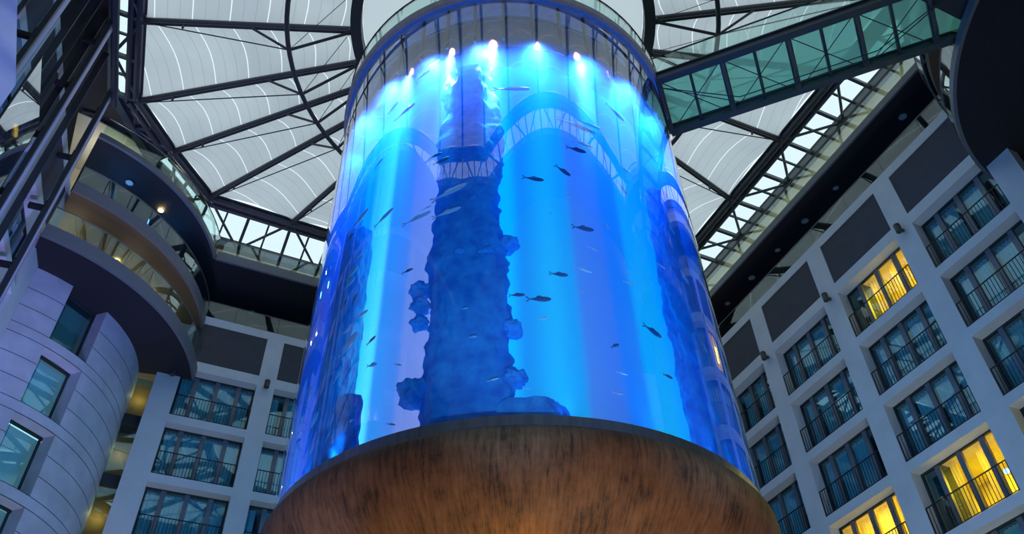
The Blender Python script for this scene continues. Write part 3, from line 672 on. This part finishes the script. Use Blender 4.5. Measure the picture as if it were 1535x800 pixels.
# reef columns
def reef(name, ang, w, z0, z1, rad, lab, seed, depth=.45):
    e = MB(); rows = []; n = 84; nz = int((z1-z0)/.085)
    for i in range(nz+1):
        z = z0+(z1-z0)*i/nz; t_ = i/nz; row = []
        for k in range(n):
            th = 2*PI*k/n; nn = noise.fractal(Vector((math.cos(th)*1.3+seed, math.sin(th)*1.3, z*.55)), 1, 2, 5); n2 = noise.noise(Vector((math.cos(th)*3+seed, math.sin(th)*3, z*2.2))) + .55*noise.noise(Vector((math.cos(th)*8+seed, math.sin(th)*8, z*5.5)))
            s = (1+.26*nn+.15*n2)*(1-.25*t_**3)*(.35 if i == nz else 1)
            lx, ly = w*math.cos(th)*s, depth*math.sin(th)*s
            lx = max(-w*1.3, min(w*1.3, lx)); ly = max(-.5, min(.32, ly))
            aa = R_(ang) + lx/rad; r = rad + ly; row.append((r*math.cos(aa), r*math.sin(aa), z))
        rows.append(row)
    e.quadgrid(rows, True); o = e.build(name, M['reef'], None, smooth=True); o.location = (TX, TY, 0); tag(o, lab, 'reef', 'artificial reef columns in the tank'); return o
reef('coral_reef', -127, .88, 10.4, 23.3, 5.05, 'broad dark rocky reef column in the middle of the tank', 1.3)
reef('coral_reef', -171.5, .55, 10.4, 18.6, 5.05, 'narrow dark reef column near the left edge of the tank', 4.1)
reef('coral_reef', -52, .95, 10.4, 20.3, 5.05, 'dark blue reef column near the right edge of the tank', 7.7)
reef('coral_reef', -157.5, .42, 10.4, 12.2, 5.35, 'small low reef bush at the bottom left of the tank', 9.2, .25)
reef('reef_mound', -111.5, .75, 10.38, 11.05, 5.25, 'flat reef mound on the tank bottom right of the broad column', 11.4, .35)
# coral lumps stuck on the columns
random.seed(3)
def coral(a, z, r, lab=None):
    bm = bmesh.new(); bmesh.ops.create_icosphere(bm, subdivisions=4, radius=1.0)
    for v in bm.verts:
        q = noise.fractal(v.co*1.5+Vector((a*3.1, z*2.7, 0)), .8, 2.2, 5); v.co *= r*(1+.45*q)
        v.co.z *= .8
    me = bpy.data.meshes.new('coral'); bm.to_mesh(me); bm.free(); me.materials.append(M['reef'])
    for p in me.polygons: p.use_smooth = True
    o = bpy.data.objects.new('coral', me); col.objects.link(o); rr = 5.2-r*.3; o.location = (TX+rr*math.cos(R_(a)), TY+rr*math.sin(R_(a)), z)
    tag(o, lab, 'coral', 'corals growing on the reef columns')
for a, z, r, lab in [(-139.5,14.6,.26,'round coral jutting left from the broad reef column, upper of three'),(-139,14.1,.22,'round coral jutting left from the broad reef column, middle of three'),(-138.8,13.6,.2,'round coral jutting left from the broad reef column, lowest of three'),(-138.6,11.7,.35,'large round coral near the foot of the broad reef column, left side'),(-116.2,15.6,.25,'coral on the right side of the broad reef column, near its upper part'),(-115.6,13.0,.22,'coral on the right side of the broad reef column, middle'),(-115.4,11.7,.25,'coral on the right side of the broad reef column, low'),(-128,15.3,.3,'coral lump on the face of the broad reef column, left of centre'),(-122,15.2,.3,'coral lump on the face of the broad reef column, right of centre'),(-125,17.2,.3,'topmost coral lump on the face of the broad reef column')]:
    coral(a, z, r, lab)

# ------------------------------------------------------------------ fish
def fish_meshes(kind):
    h = {'s':.085, 'd':.13, 'p':.16}[kind]; prof = [(0,.0,.0),(.04,.35,.5),(.12,.72,.8),(.25,.98,1),(.4,1,1),(.55,.82,.8),(.7,.52,.5),(.82,.26,.25),(.88,.2,.15)]
    rows = []
    for x, a, b in prof: rows.append([(.45-x, h*.55*b*math.cos(2*PI*k/10)+1e-5*k, h*a*math.sin(2*PI*k/10)) for k in range(10)])
    body = MB().quadgrid(rows, True); body.f.append(tuple(len(body.v)-10+k for k in range(10)))
    tail = MB(); y = .006
    for s in (1, -1): tail.hexa([(-.42,-y,0),(-.42,y,0),(-.42,y,s*h*.25),(-.42,-y,s*h*.25),(-.58,-y,s*h*.7),(-.58,y,s*h*.7),(-.55,y,s*h*1.15),(-.55,-y,s*h*1.15)])
    fin = MB(); fin.hexa([(.12,-y,h*.9),(.12,y,h*.9),(-.15,y,h*.75),(-.15,-y,h*.75),(.0,-y,h*1.5),(.0,y,h*1.5),(-.14,y,h*1.25),(-.14,-y,h*1.25)])
    return body, tail, fin
protoF = {}
for k in 'sdp':
    mats = {'s':M['fish_s'],'d':M['fish_d'],'p':M['fish_p']}[k]; b, t_, f_ = fish_meshes(k)
    protoF[k] = [x.build(n, mats, smooth=(n == 'fish')) .data for x, n in ((b,'fish'),(t_,'tail_fin'),(f_,'dorsal_fin'))]
for o in [o for o in bpy.data.objects if o.name.split('.')[0] in ('fish','tail_fin','dorsal_fin')]: bpy.data.objects.remove(o)
FISH = [(-146.9, 21.78, 0.7, 25, 's'), (-152.5, 22.43, 0.53, 35, 's'), (-112.9, 21.5, 0.91, 2, 's'), (-80.0, 21.65, 0.66, -32, 's'), (-94.5, 20.14, 0.99, -10, 's'), (-93.5, 19.38, 0.55, -3, 's'), (-100.6, 18.02, 0.44, -40, 'd'), (-130.2, 17.36, 0.87, 22, 's'), (-103.2, 23.7, 0.34, 0, 's'), (-98.1, 23.7, 0.39, -8, 's'), (-85.2, 23.7, 0.35, -20, 's'), (-78.4, 23.7, 0.35, -20, 's'), (-80.1, 23.14, 0.3, -10, 's'), (-108.6, 17.57, 0.47, -8, 'd'), (-135.1, 19.0, 0.34, 10, 'd'), (-133.3, 18.7, 0.41, 15, 'd'), (-82.8, 18.07, 0.41, -55, 's'), (-73.8, 18.31, 0.3, -5, 's'), (-161.5, 18.11, 0.81, 18, 's'), (-150.2, 17.42, 0.61, 28, 's'), (-139.1, 16.74, 0.7, 10, 's'), (-130.7, 16.61, 0.65, 12, 's'), (-165.3, 17.74, 0.3, 10, 'd'), (-96.7, 15.98, 0.49, 3, 'd'), (-104.1, 14.31, 0.38, 0, 'd'), (-98.0, 14.57, 0.39, -12, 's'), (-109.0, 13.52, 0.47, 3, 'd'), (-114.0, 13.63, 0.31, 2, 'd'), (-86.1, 14.55, 0.25, 5, 's'), (-81.2, 13.29, 0.46, -18, 'd'), (-91.7, 11.79, 0.23, -3, 's'), (-93.4, 11.25, 0.22, 3, 's'), (-108.6, 12.97, 0.23, 20, 's'), (-157.9, 15.03, 0.31, 55, 'd'), (-163.0, 15.13, 0.35, 35, 'd'), (-157.4, 13.6, 0.62, 38, 'p'), (-149.6, 13.3, 0.25, 30, 'd'), (-160.3, 14.14, 0.34, -5, 'p'), (-148.4, 12.55, 0.26, -10, 'p'), (-141.1, 12.26, 0.23, -30, 's'), (-160.7, 12.84, 0.27, 45, 's'), (-153.8, 12.86, 0.21, 30, 's'), (-176.9, 13.29, 0.42, 45, 'p'), (178.4, 12.85, 0.19, 30, 'p'), (-169.4, 12.12, 0.44, 40, 'p'), (179.5, 12.37, 0.23, 50, 'p'), (-153.9, 11.28, 0.3, 20, 's'), (-141.5, 10.8, 0.22, -25, 's'), (-160.5, 11.31, 0.24, 50, 's'), (-119.5, 11.4, 0.21, 15, 's'), (-79.0, 12.14, 0.24, 0, 'd'), (-94.8, 15.33, 0.22, -15, 's'), (-105.3, 16.31, 0.15, 30, 's'), (-140.7, 14.99, 0.26, 5, 'd'), (-161.0, 16.13, 0.44, 30, 'p'), (-161.6, 15.8, 0.4, 20, 'p'), (-159.4, 16.54, 0.32, 3, 's'), (-154.6, 14.29, 0.48, 6, 's'), (-80.9, 19.01, 0.26, -20, 's'), (-90.4, 20.4, 0.61, -2, 's'), (-95.9, 19.05, 0.5, -2, 'd'), (-73.0, 15.77, 0.24, -4, 's'), (-99.3, 13.87, 0.14, 20, 's'), (-92.6, 12.5, 0.23, 35, 'd'), (-136.7, 17.0, 0.24, 10, 's'), (-155.8, 20.02, 0.36, 30, 's'), (-168.5, 22.63, 0.4, 50, 's'), (-61.6, 16.16, 0.37, -35, 'p'), (-51.7, 15.52, 0.46, -50, 'p'), (-58.6, 14.02, 0.23, -60, 'p'), (-141.4, 23.26, 0.44, 25, 's'), (-125.8, 13.37, 0.13, 0, 'p'), (-123.9, 12.55, 0.16, 0, 'p'), (-178.5, 14.83, 0.28, 60, 'p'), (-178.1, 13.97, 0.24, 40, 's'), (-90.1, 16.32, 0.27, -60, 's'), (-100.2, 17.1, 0.2, 10, 's'), (-112.8, 11.15, 0.12, 0, 's'), (-62.8, 17.83, 0.26, -20, 's'), (-137.9, 23.69, 0.4, 20, 's')]
zone = lambda a: 'far left' if a < -165 or a > 0 else 'left' if a < -150 else 'centre left' if a < -130 else 'middle' if a < -110 else 'centre right' if a < -92 else 'right' if a < -75 else 'far right'
lvl = lambda z: 'just under the surface' if z > 23 else 'near the top' if z > 20.5 else 'in the upper half' if z > 17.5 else 'halfway down' if z > 15.2 else 'in the lower half' if z > 12.8 else 'near the bottom'
seen = {}
for a, z, L_, tl, k in FISH:
    r = 5.52; e = bpy.data.objects.new('fish', protoF[k][0]); col.objects.link(e)
    x, y = TX+r*math.cos(R_(a)), TY+r*math.sin(R_(a))
    hd = a+90 if tl >= 0 or True else a-90
    dirv = 1
    e.matrix_world = Matrix.Translation((x, y, z)) @ Matrix.Rotation(R_(a+90), 4, 'Z') @ Matrix.Rotation(-R_(tl), 4, 'Y') @ Matrix.Scale(L_*1.15, 4)
    base = {'s':'slim silver fish','d':'small dark fish','p':'pale blue rounder fish'}[k]
    size = 'large ' if L_ > .6 else 'tiny ' if L_ < .25 else ''
    tilt = 'rising right' if tl > 14 else 'sinking right' if tl < -14 else 'level'
    lab = f'{size}{base} {tilt}, {zone(a)}, {lvl(z)}'
    seen.setdefault(lab, []).append(e); e['pos'] = (a, z)
    tag(e, lab, 'fish', 'fish swimming in the tank')
    for d_, n in ((1,'tail_fin'),(2,'dorsal_fin')):
        c = bpy.data.objects.new(n, protoF[k][d_]); col.objects.link(c); c.parent = e
for lab, es in seen.items():
    if len(es) > 1:
        es.sort(key=lambda o: -o['pos'][1])
        od = ['uppermost','second','third','fourth','fifth']
        for i, o in enumerate(es): o['label'] = lab + (', %s of %s' % (('upper' if i == 0 else 'lower'), 'two') if len(es) == 2 else ', %s from top' % (od[i]) if i else ', uppermost')
for o in bpy.data.objects:
    if 'pos' in o: del o['pos']

# ------------------------------------------------------------------ footbridge
br = empty('footbridge', (12.3, 12.8, 26.1)); bpy.context.view_layer.update(); tag(br, 'steel footbridge with green glass floor from the tank top to the right galleries', 'bridge')
S0, S1 = Vector((11.45,11.95,0)), Vector((18.2,4.85,0)); 
F0, F1 = Vector((13.05,13.6,0)), Vector((20.1,6.2,0))
zf = 26.3
for a, b in ((S0,S1),(F0,F1)):
    m = MB(); m.bar(a+Vector((0,0,zf-.18)), b+Vector((0,0,zf-.18)), .14, .36); m.bar(a+Vector((0,0,zf-.36)), b+Vector((0,0,zf-.36)), .26, .05); m.bar(a+Vector((0,0,zf)), b+Vector((0,0,zf)), .26, .05); m.build('girder', M['steel_blue'], br)
NB = 9
for i in range(NB+1):
    t_ = (i+.02)/NB; a, b = S0.lerp(S1, t_), F0.lerp(F1, t_); m = MB()
    deep = i % 2 == 0
    if deep:
        mid = a.lerp(b, .62)
        for p, q, h0, h1 in ((a, mid, .25, .55), (mid, b, .55, .25)):
            d = (q-p).normalized(); s = Vector((-d.y, d.x, 0))*.05
            m.hexa([p-s+Vector((0,0,zf-.1-h0)), p+s+Vector((0,0,zf-.1-h0)), p+s+Vector((0,0,zf-.05)), p-s+Vector((0,0,zf-.05)), q-s+Vector((0,0,zf-.1-h1)), q+s+Vector((0,0,zf-.1-h1)), q+s+Vector((0,0,zf-.05)), q-s+Vector((0,0,zf-.05))])
        m.bar(a+Vector((0,0,zf-.36)), b+Vector((0,0,zf-.36)), .2, .04)
    else: m.bar(a+Vector((0,0,zf-.12)), b+Vector((0,0,zf-.12)), .1, .16)
    m.build('cross_beam', M['steel_blue'], br)
for i in range(NB):
    a, b, c, d = S0.lerp(S1, i/NB), S0.lerp(S1, (i+1)/NB), F0.lerp(F1, (i+1)/NB), F0.lerp(F1, i/NB)
    MB().hexa([p+Vector((0,0,zf+.03)) for p in (a,b,c,d)]+[p+Vector((0,0,zf+.06)) for p in (a,b,c,d)]).build('floor_glass', M['floor_glass'], br)
for i in range(0, NB-1, 2):
    m = MB(); a, b, c, d = S0.lerp(S1, i/NB), S0.lerp(S1, (i+2)/NB), F0.lerp(F1, (i+2)/NB), F0.lerp(F1, i/NB); zz_ = Vector((0,0,zf-.35))
    m.tube([a+zz_, c+zz_], .018, 6); m.tube([b+zz_, d+zz_], .018, 6); m.build('cross_rod', M['steel'], br)
m = MB()
for s in (.55, .65):
    p = S0.lerp(F0, s); q = S0.lerp(F0, .75).lerp(S1.lerp(F1, .75), 0)
    pts = [S0.lerp(F0, .1).lerp(S1.lerp(F1, .1), .0)+Vector((0,0,zf-.4)), S0.lerp(F0, s).lerp(S1.lerp(F1, s), .25)+Vector((0,0,zf-.95)), S0.lerp(F0, s).lerp(S1.lerp(F1, s), .7)+Vector((0,0,zf-.95)), S1.lerp(F1, .1)+Vector((0,0,zf-.4))]
    m.tube(pts, .02, 6)
m.build('under_cable', M['steel'], br)
for a, b in ((S0,S1),(F0,F1)):
    n = 6
    for i in range(n):
        p, q = a.lerp(b, (i+.01)/n), a.lerp(b, (i+.99)/n)
        MB().bar(p+Vector((0,0,zf+.55)), q+Vector((0,0,zf+.55)), .02, 1.0).build('bridge_glass', M['bal_glass'], br)
    MB().tube([a+Vector((0,0,zf+1.1)), b+Vector((0,0,zf+1.1))], .03, 8).build('bridge_handrail', M['steel'], br)
tag(MB().box(17.6,3.4,25.9,20.6,6.0,26.28).build('floor_bridge_landing', M['steel']), 'dark landing where the footbridge meets the right galleries', 'landing', kind='structure')

# ------------------------------------------------------------------ lift tubes, frames and cab at left
wtop = 32.5
bmx = MB(); bmx.tube([(-7.5,15,wtop),(-6.62,25.7,wtop)], .16, 10)
o = bmx.build('lift_head_beam', M['steel']); tag(o, 'long dark steel tube across the tops of the lift guide tubes', 'beam')
for i, (x, y) in enumerate(((-7.45,18.0),(-7.12,21.85),(-6.89,25.34))):
    e = empty('lift_guide_tube', (x, y, 0)); bpy.context.view_layer.update()
    tag(e, ['violet lit vertical lift guide tube, nearest the upper left corner', 'violet lit vertical lift guide tube, middle of three at left', 'violet lit vertical lift guide tube, rightmost, beside the curved galleries'][i], 'guide tube', 'lift guide tubes at left')
    MB().tube([(x, y, 0), (x, y, wtop)], .15, 16).build('main_tube', M['tube'], e, smooth=True)
    MB().bar((x+.05, y-.3, 0), (x+.05, y-.3, wtop+.1), .12, .16).build('guide_rail', M['steel'], e)
    for k in range(0, 11): z = 1.2+3*k; MB().bar((x, y-.3, z), (x, y+.02, z), .16, .3).build('clamp', M['frame_dark'], e)
    for k in range(1, 11):
        z = 1.2+3*k; MB().bar((x, y, z), (x-.62, y+.05, z), .14, .22).build('wall_bracket', M['frame_dark'], e)
# slender shaft frame between tubes and wall
for i in range(9):
    y = 16.4+i*.95; x = -7.05-(29-y)*.096+.12
    if abs(y-18) < .3: continue
    o = MB().bar((x, y, 12), (x, y, 33.6), .07, .14 if i % 2 else .24).build('shaft_mullion', M['steel'])
    tag(o, 'dark vertical shaft bar between the lift tubes, %s from the near end' % ['first','second','third','fourth','fifth','sixth','seventh','eighth','ninth'][i], 'shaft bar', 'vertical bars of the lift shaft')
sb = MB(); sb.box(-8.7, 14, 29.3, -8.4, 24.5, 34); o = sb.build('wall_lift_head', M['soffit']); tag(o, 'dark back wall of the lift head behind the tubes', 'wall', kind='structure')
cab = empty('glass_lift', (-6.5, 17, 21)); bpy.context.view_layer.update(); tag(cab, 'glass lift cab at the left frame edge reflecting the roof', 'lift')
cx0, cx1, cy0, cy1, cz0, cz1 = -6.75, -5.2, 17.2, 19.85, 17.5, 23.4
for nm, bx_ in (('glass_side', (cx0, cy0, cz0, cx0+.02, cy1, cz1)),):
    MB().box(*bx_).build(nm, M['cab_glass'], cab)
MB().box(-6.60, 13.2, 17.5, -6.57, 16.45, 20.95).build('door_panel', pbr('lift door glass in violet light', (.30,.34,.72), .12, spec=1.), cab)['label'] = 'smooth violet blue panel'  # violet light put into the panel's base colour
MB().bar((-6.72,17.15,17.5),(-6.72,17.15,23.4),.05).build('corner_post', M['frame_dark'], cab)
MB().box(-7.3,16.7,17.3,-6.6,20,17.5).build('cab_floor', M['steel'], cab)
MB().bar((-6.85,18.7,21.9),(-6.85,19.15,21.9),.07,.07).build('cab_glint', emit('amber lamp reflection', (1,.55,.05), 5), cab)  # glowing bar standing in for a lamp's reflection

# ------------------------------------------------------------------ lights of the hall
def strip_fill(name, a, b, energy, color, w=.3, upward=True):
    a, b = Vector(a), Vector(b); L = bpy.data.lights.new(name, 'AREA'); L.shape = 'RECTANGLE'; L.size = (b-a).length; L.size_y = w; L.energy = energy; L.color = color
    o = bpy.data.objects.new(name, L); col.objects.link(o); x = (b-a).normalized(); z = Vector((0,0,-1 if upward else 1)); y = z.cross(x)
    m = Matrix((x, y, z)).transposed().to_4x4(); m.translation = (a+b)/2; o.matrix_world = m; return o
for a in (-62, -35):
    L = bpy.data.lights.new('gallery_fill', 'POINT'); L.energy = 45; L.color = (.08,.35,1); L.shadow_soft_size = .2  # blue point light added to tint the middle gallery
    o = bpy.data.objects.new('gallery_fill', L); col.objects.link(o); o.location = (C1[0]+6.8*math.cos(R_(a)), C1[1]+6.8*math.sin(R_(a)), 31.2)
for (cx_, cy_), a0, a1, r0 in ((C1, -85, 0, 4.2), (C2, 70, 225, 5.2)):
    o = MB().ringbox(cx_, cy_, r0, 7.6, 34.12, 34.2, a0, a1, 40).build('ceiling_curved_gallery', M['tan']); tag(o, 'tan ceiling over the topmost curved gallery at the ' + ('left' if cx_ < 0 else 'right'), 'ceiling', kind='structure')
    for k in range(3):
        a = R_(a0+(a1-a0)*(k+.5)/3); L = bpy.data.lights.new('gallery_fill', 'POINT'); L.energy = 60; L.color = (1,.92,.75); L.shadow_soft_size = .2  # point light without fixture, added to brighten the top gallery
        o = bpy.data.objects.new('gallery_fill', L); col.objects.link(o); o.location = (cx_+6.2*math.cos(a), cy_+6.2*math.sin(a), 33.3)
        L = bpy.data.lights.new('gallery_fill', 'POINT'); L.energy = 30; L.color = (1,.8,.45); L.shadow_soft_size = .2
        o = bpy.data.objects.new('gallery_fill', L); col.objects.link(o); o.location = (cx_+6.2*math.cos(a), cy_+6.2*math.sin(a), 27.6)
strip_fill('gallery_upfill', (27, 8, 32.75), (27, 36, 32.75), 420, (1,.9,.68))  # area light added to brighten the tan gallery ceiling
strip_fill('gallery_upfill', (-1, 36.5, 32.95), (24, 36.5, 32.95), 420, (1,.9,.68))
def spot(name, loc, target, energy, color, size=60, blend=.6, soft=.3):
    L = bpy.data.lights.new(name, 'SPOT'); L.energy = energy; L.color = color; L.spot_size = R_(size); L.spot_blend = blend; L.shadow_soft_size = soft
    o = bpy.data.objects.new(name, L); col.objects.link(o); o.location = loc; d = Vector(target)-Vector(loc); o.rotation_euler = d.to_track_quat('-Z', 'Y').to_euler(); return o
for lx, ly, tx_, ty_, tz_, en in ((16,9,24.4,16,22,5200),(17,14,24.4,24,20,4200),(2,25,0.5,34.2,22,3000),(5,26,3,33,31,1500),(0,19,-7,27,27,2200),(18,4,25,12,30,2500),(0,22,-5,30,18,1800)):
    spot('neutral_fill', (lx, ly, .3), (tx_, ty_, tz_), en*.26, (.92,.98,.95), 75, .9)  # unseen floor light added to fill the walls
for lx, ly, en, cc in ((1.0, 2.0, 8000, (.14,.5,1)), (11.5, 1.0, 8000, (.14,.45,1)), (-3, 13, 1800, (.5,.55,1))):
    spot('tank_front_fill', (lx, ly, .3), (TX, TY, 20.2), en, cc, 24, 1., .15)  # unseen spot added to brighten fish and reef from the front
# floor uplights: violet on the left tower, warm under the bowl
spot('violet_uplight', (-1.5, 22, .3), (-5.5, 30.5, 20), 2200, (.42,.40,1), 45)
spot('violet_uplight', (14, 20, .3), (24.4, 14, 20), 250, (.45,.42,1), 55)
spot('violet_uplight', (-2, 14, .3), (-7.2, 22, 24), 12000, (.35,.28,1), 50)
spot('bowl_uplight', (4.6, 9.0, .3), (5.9, 12.4, 7.9), 1700, (1,.50,.03), 13, 1.)
spot('bowl_uplight', (7, 6, .3), (7.9, 13.5, 9), 1700, (1,.70,.48), 80, 1.)
spot('bowl_uplight', (1.5, 12, .3), (4.5, 14, 9), 600, (1,.58,.16), 80, 1.)
spot('bowl_uplight', (13, 10, .3), (11, 14, 9), 330, (1,.62,.42), 70, .8)

# ------------------------------------------------------------------ render look
sc.view_settings.view_transform = 'Standard'; sc.view_settings.look = 'None'; sc.view_settings.exposure = .0; sc.view_settings.gamma = 1; sc.view_settings.use_curve_mapping = False
sc.cycles.use_denoising = True
sc.cycles.max_bounces = 8; sc.cycles.diffuse_bounces = 3; sc.cycles.glossy_bounces = 3; sc.cycles.transmission_bounces = 4; sc.cycles.transparent_max_bounces = 14; sc.cycles.volume_bounces = 2
sc.cycles.sample_clamp_indirect = 6; sc.cycles.use_light_tree = True
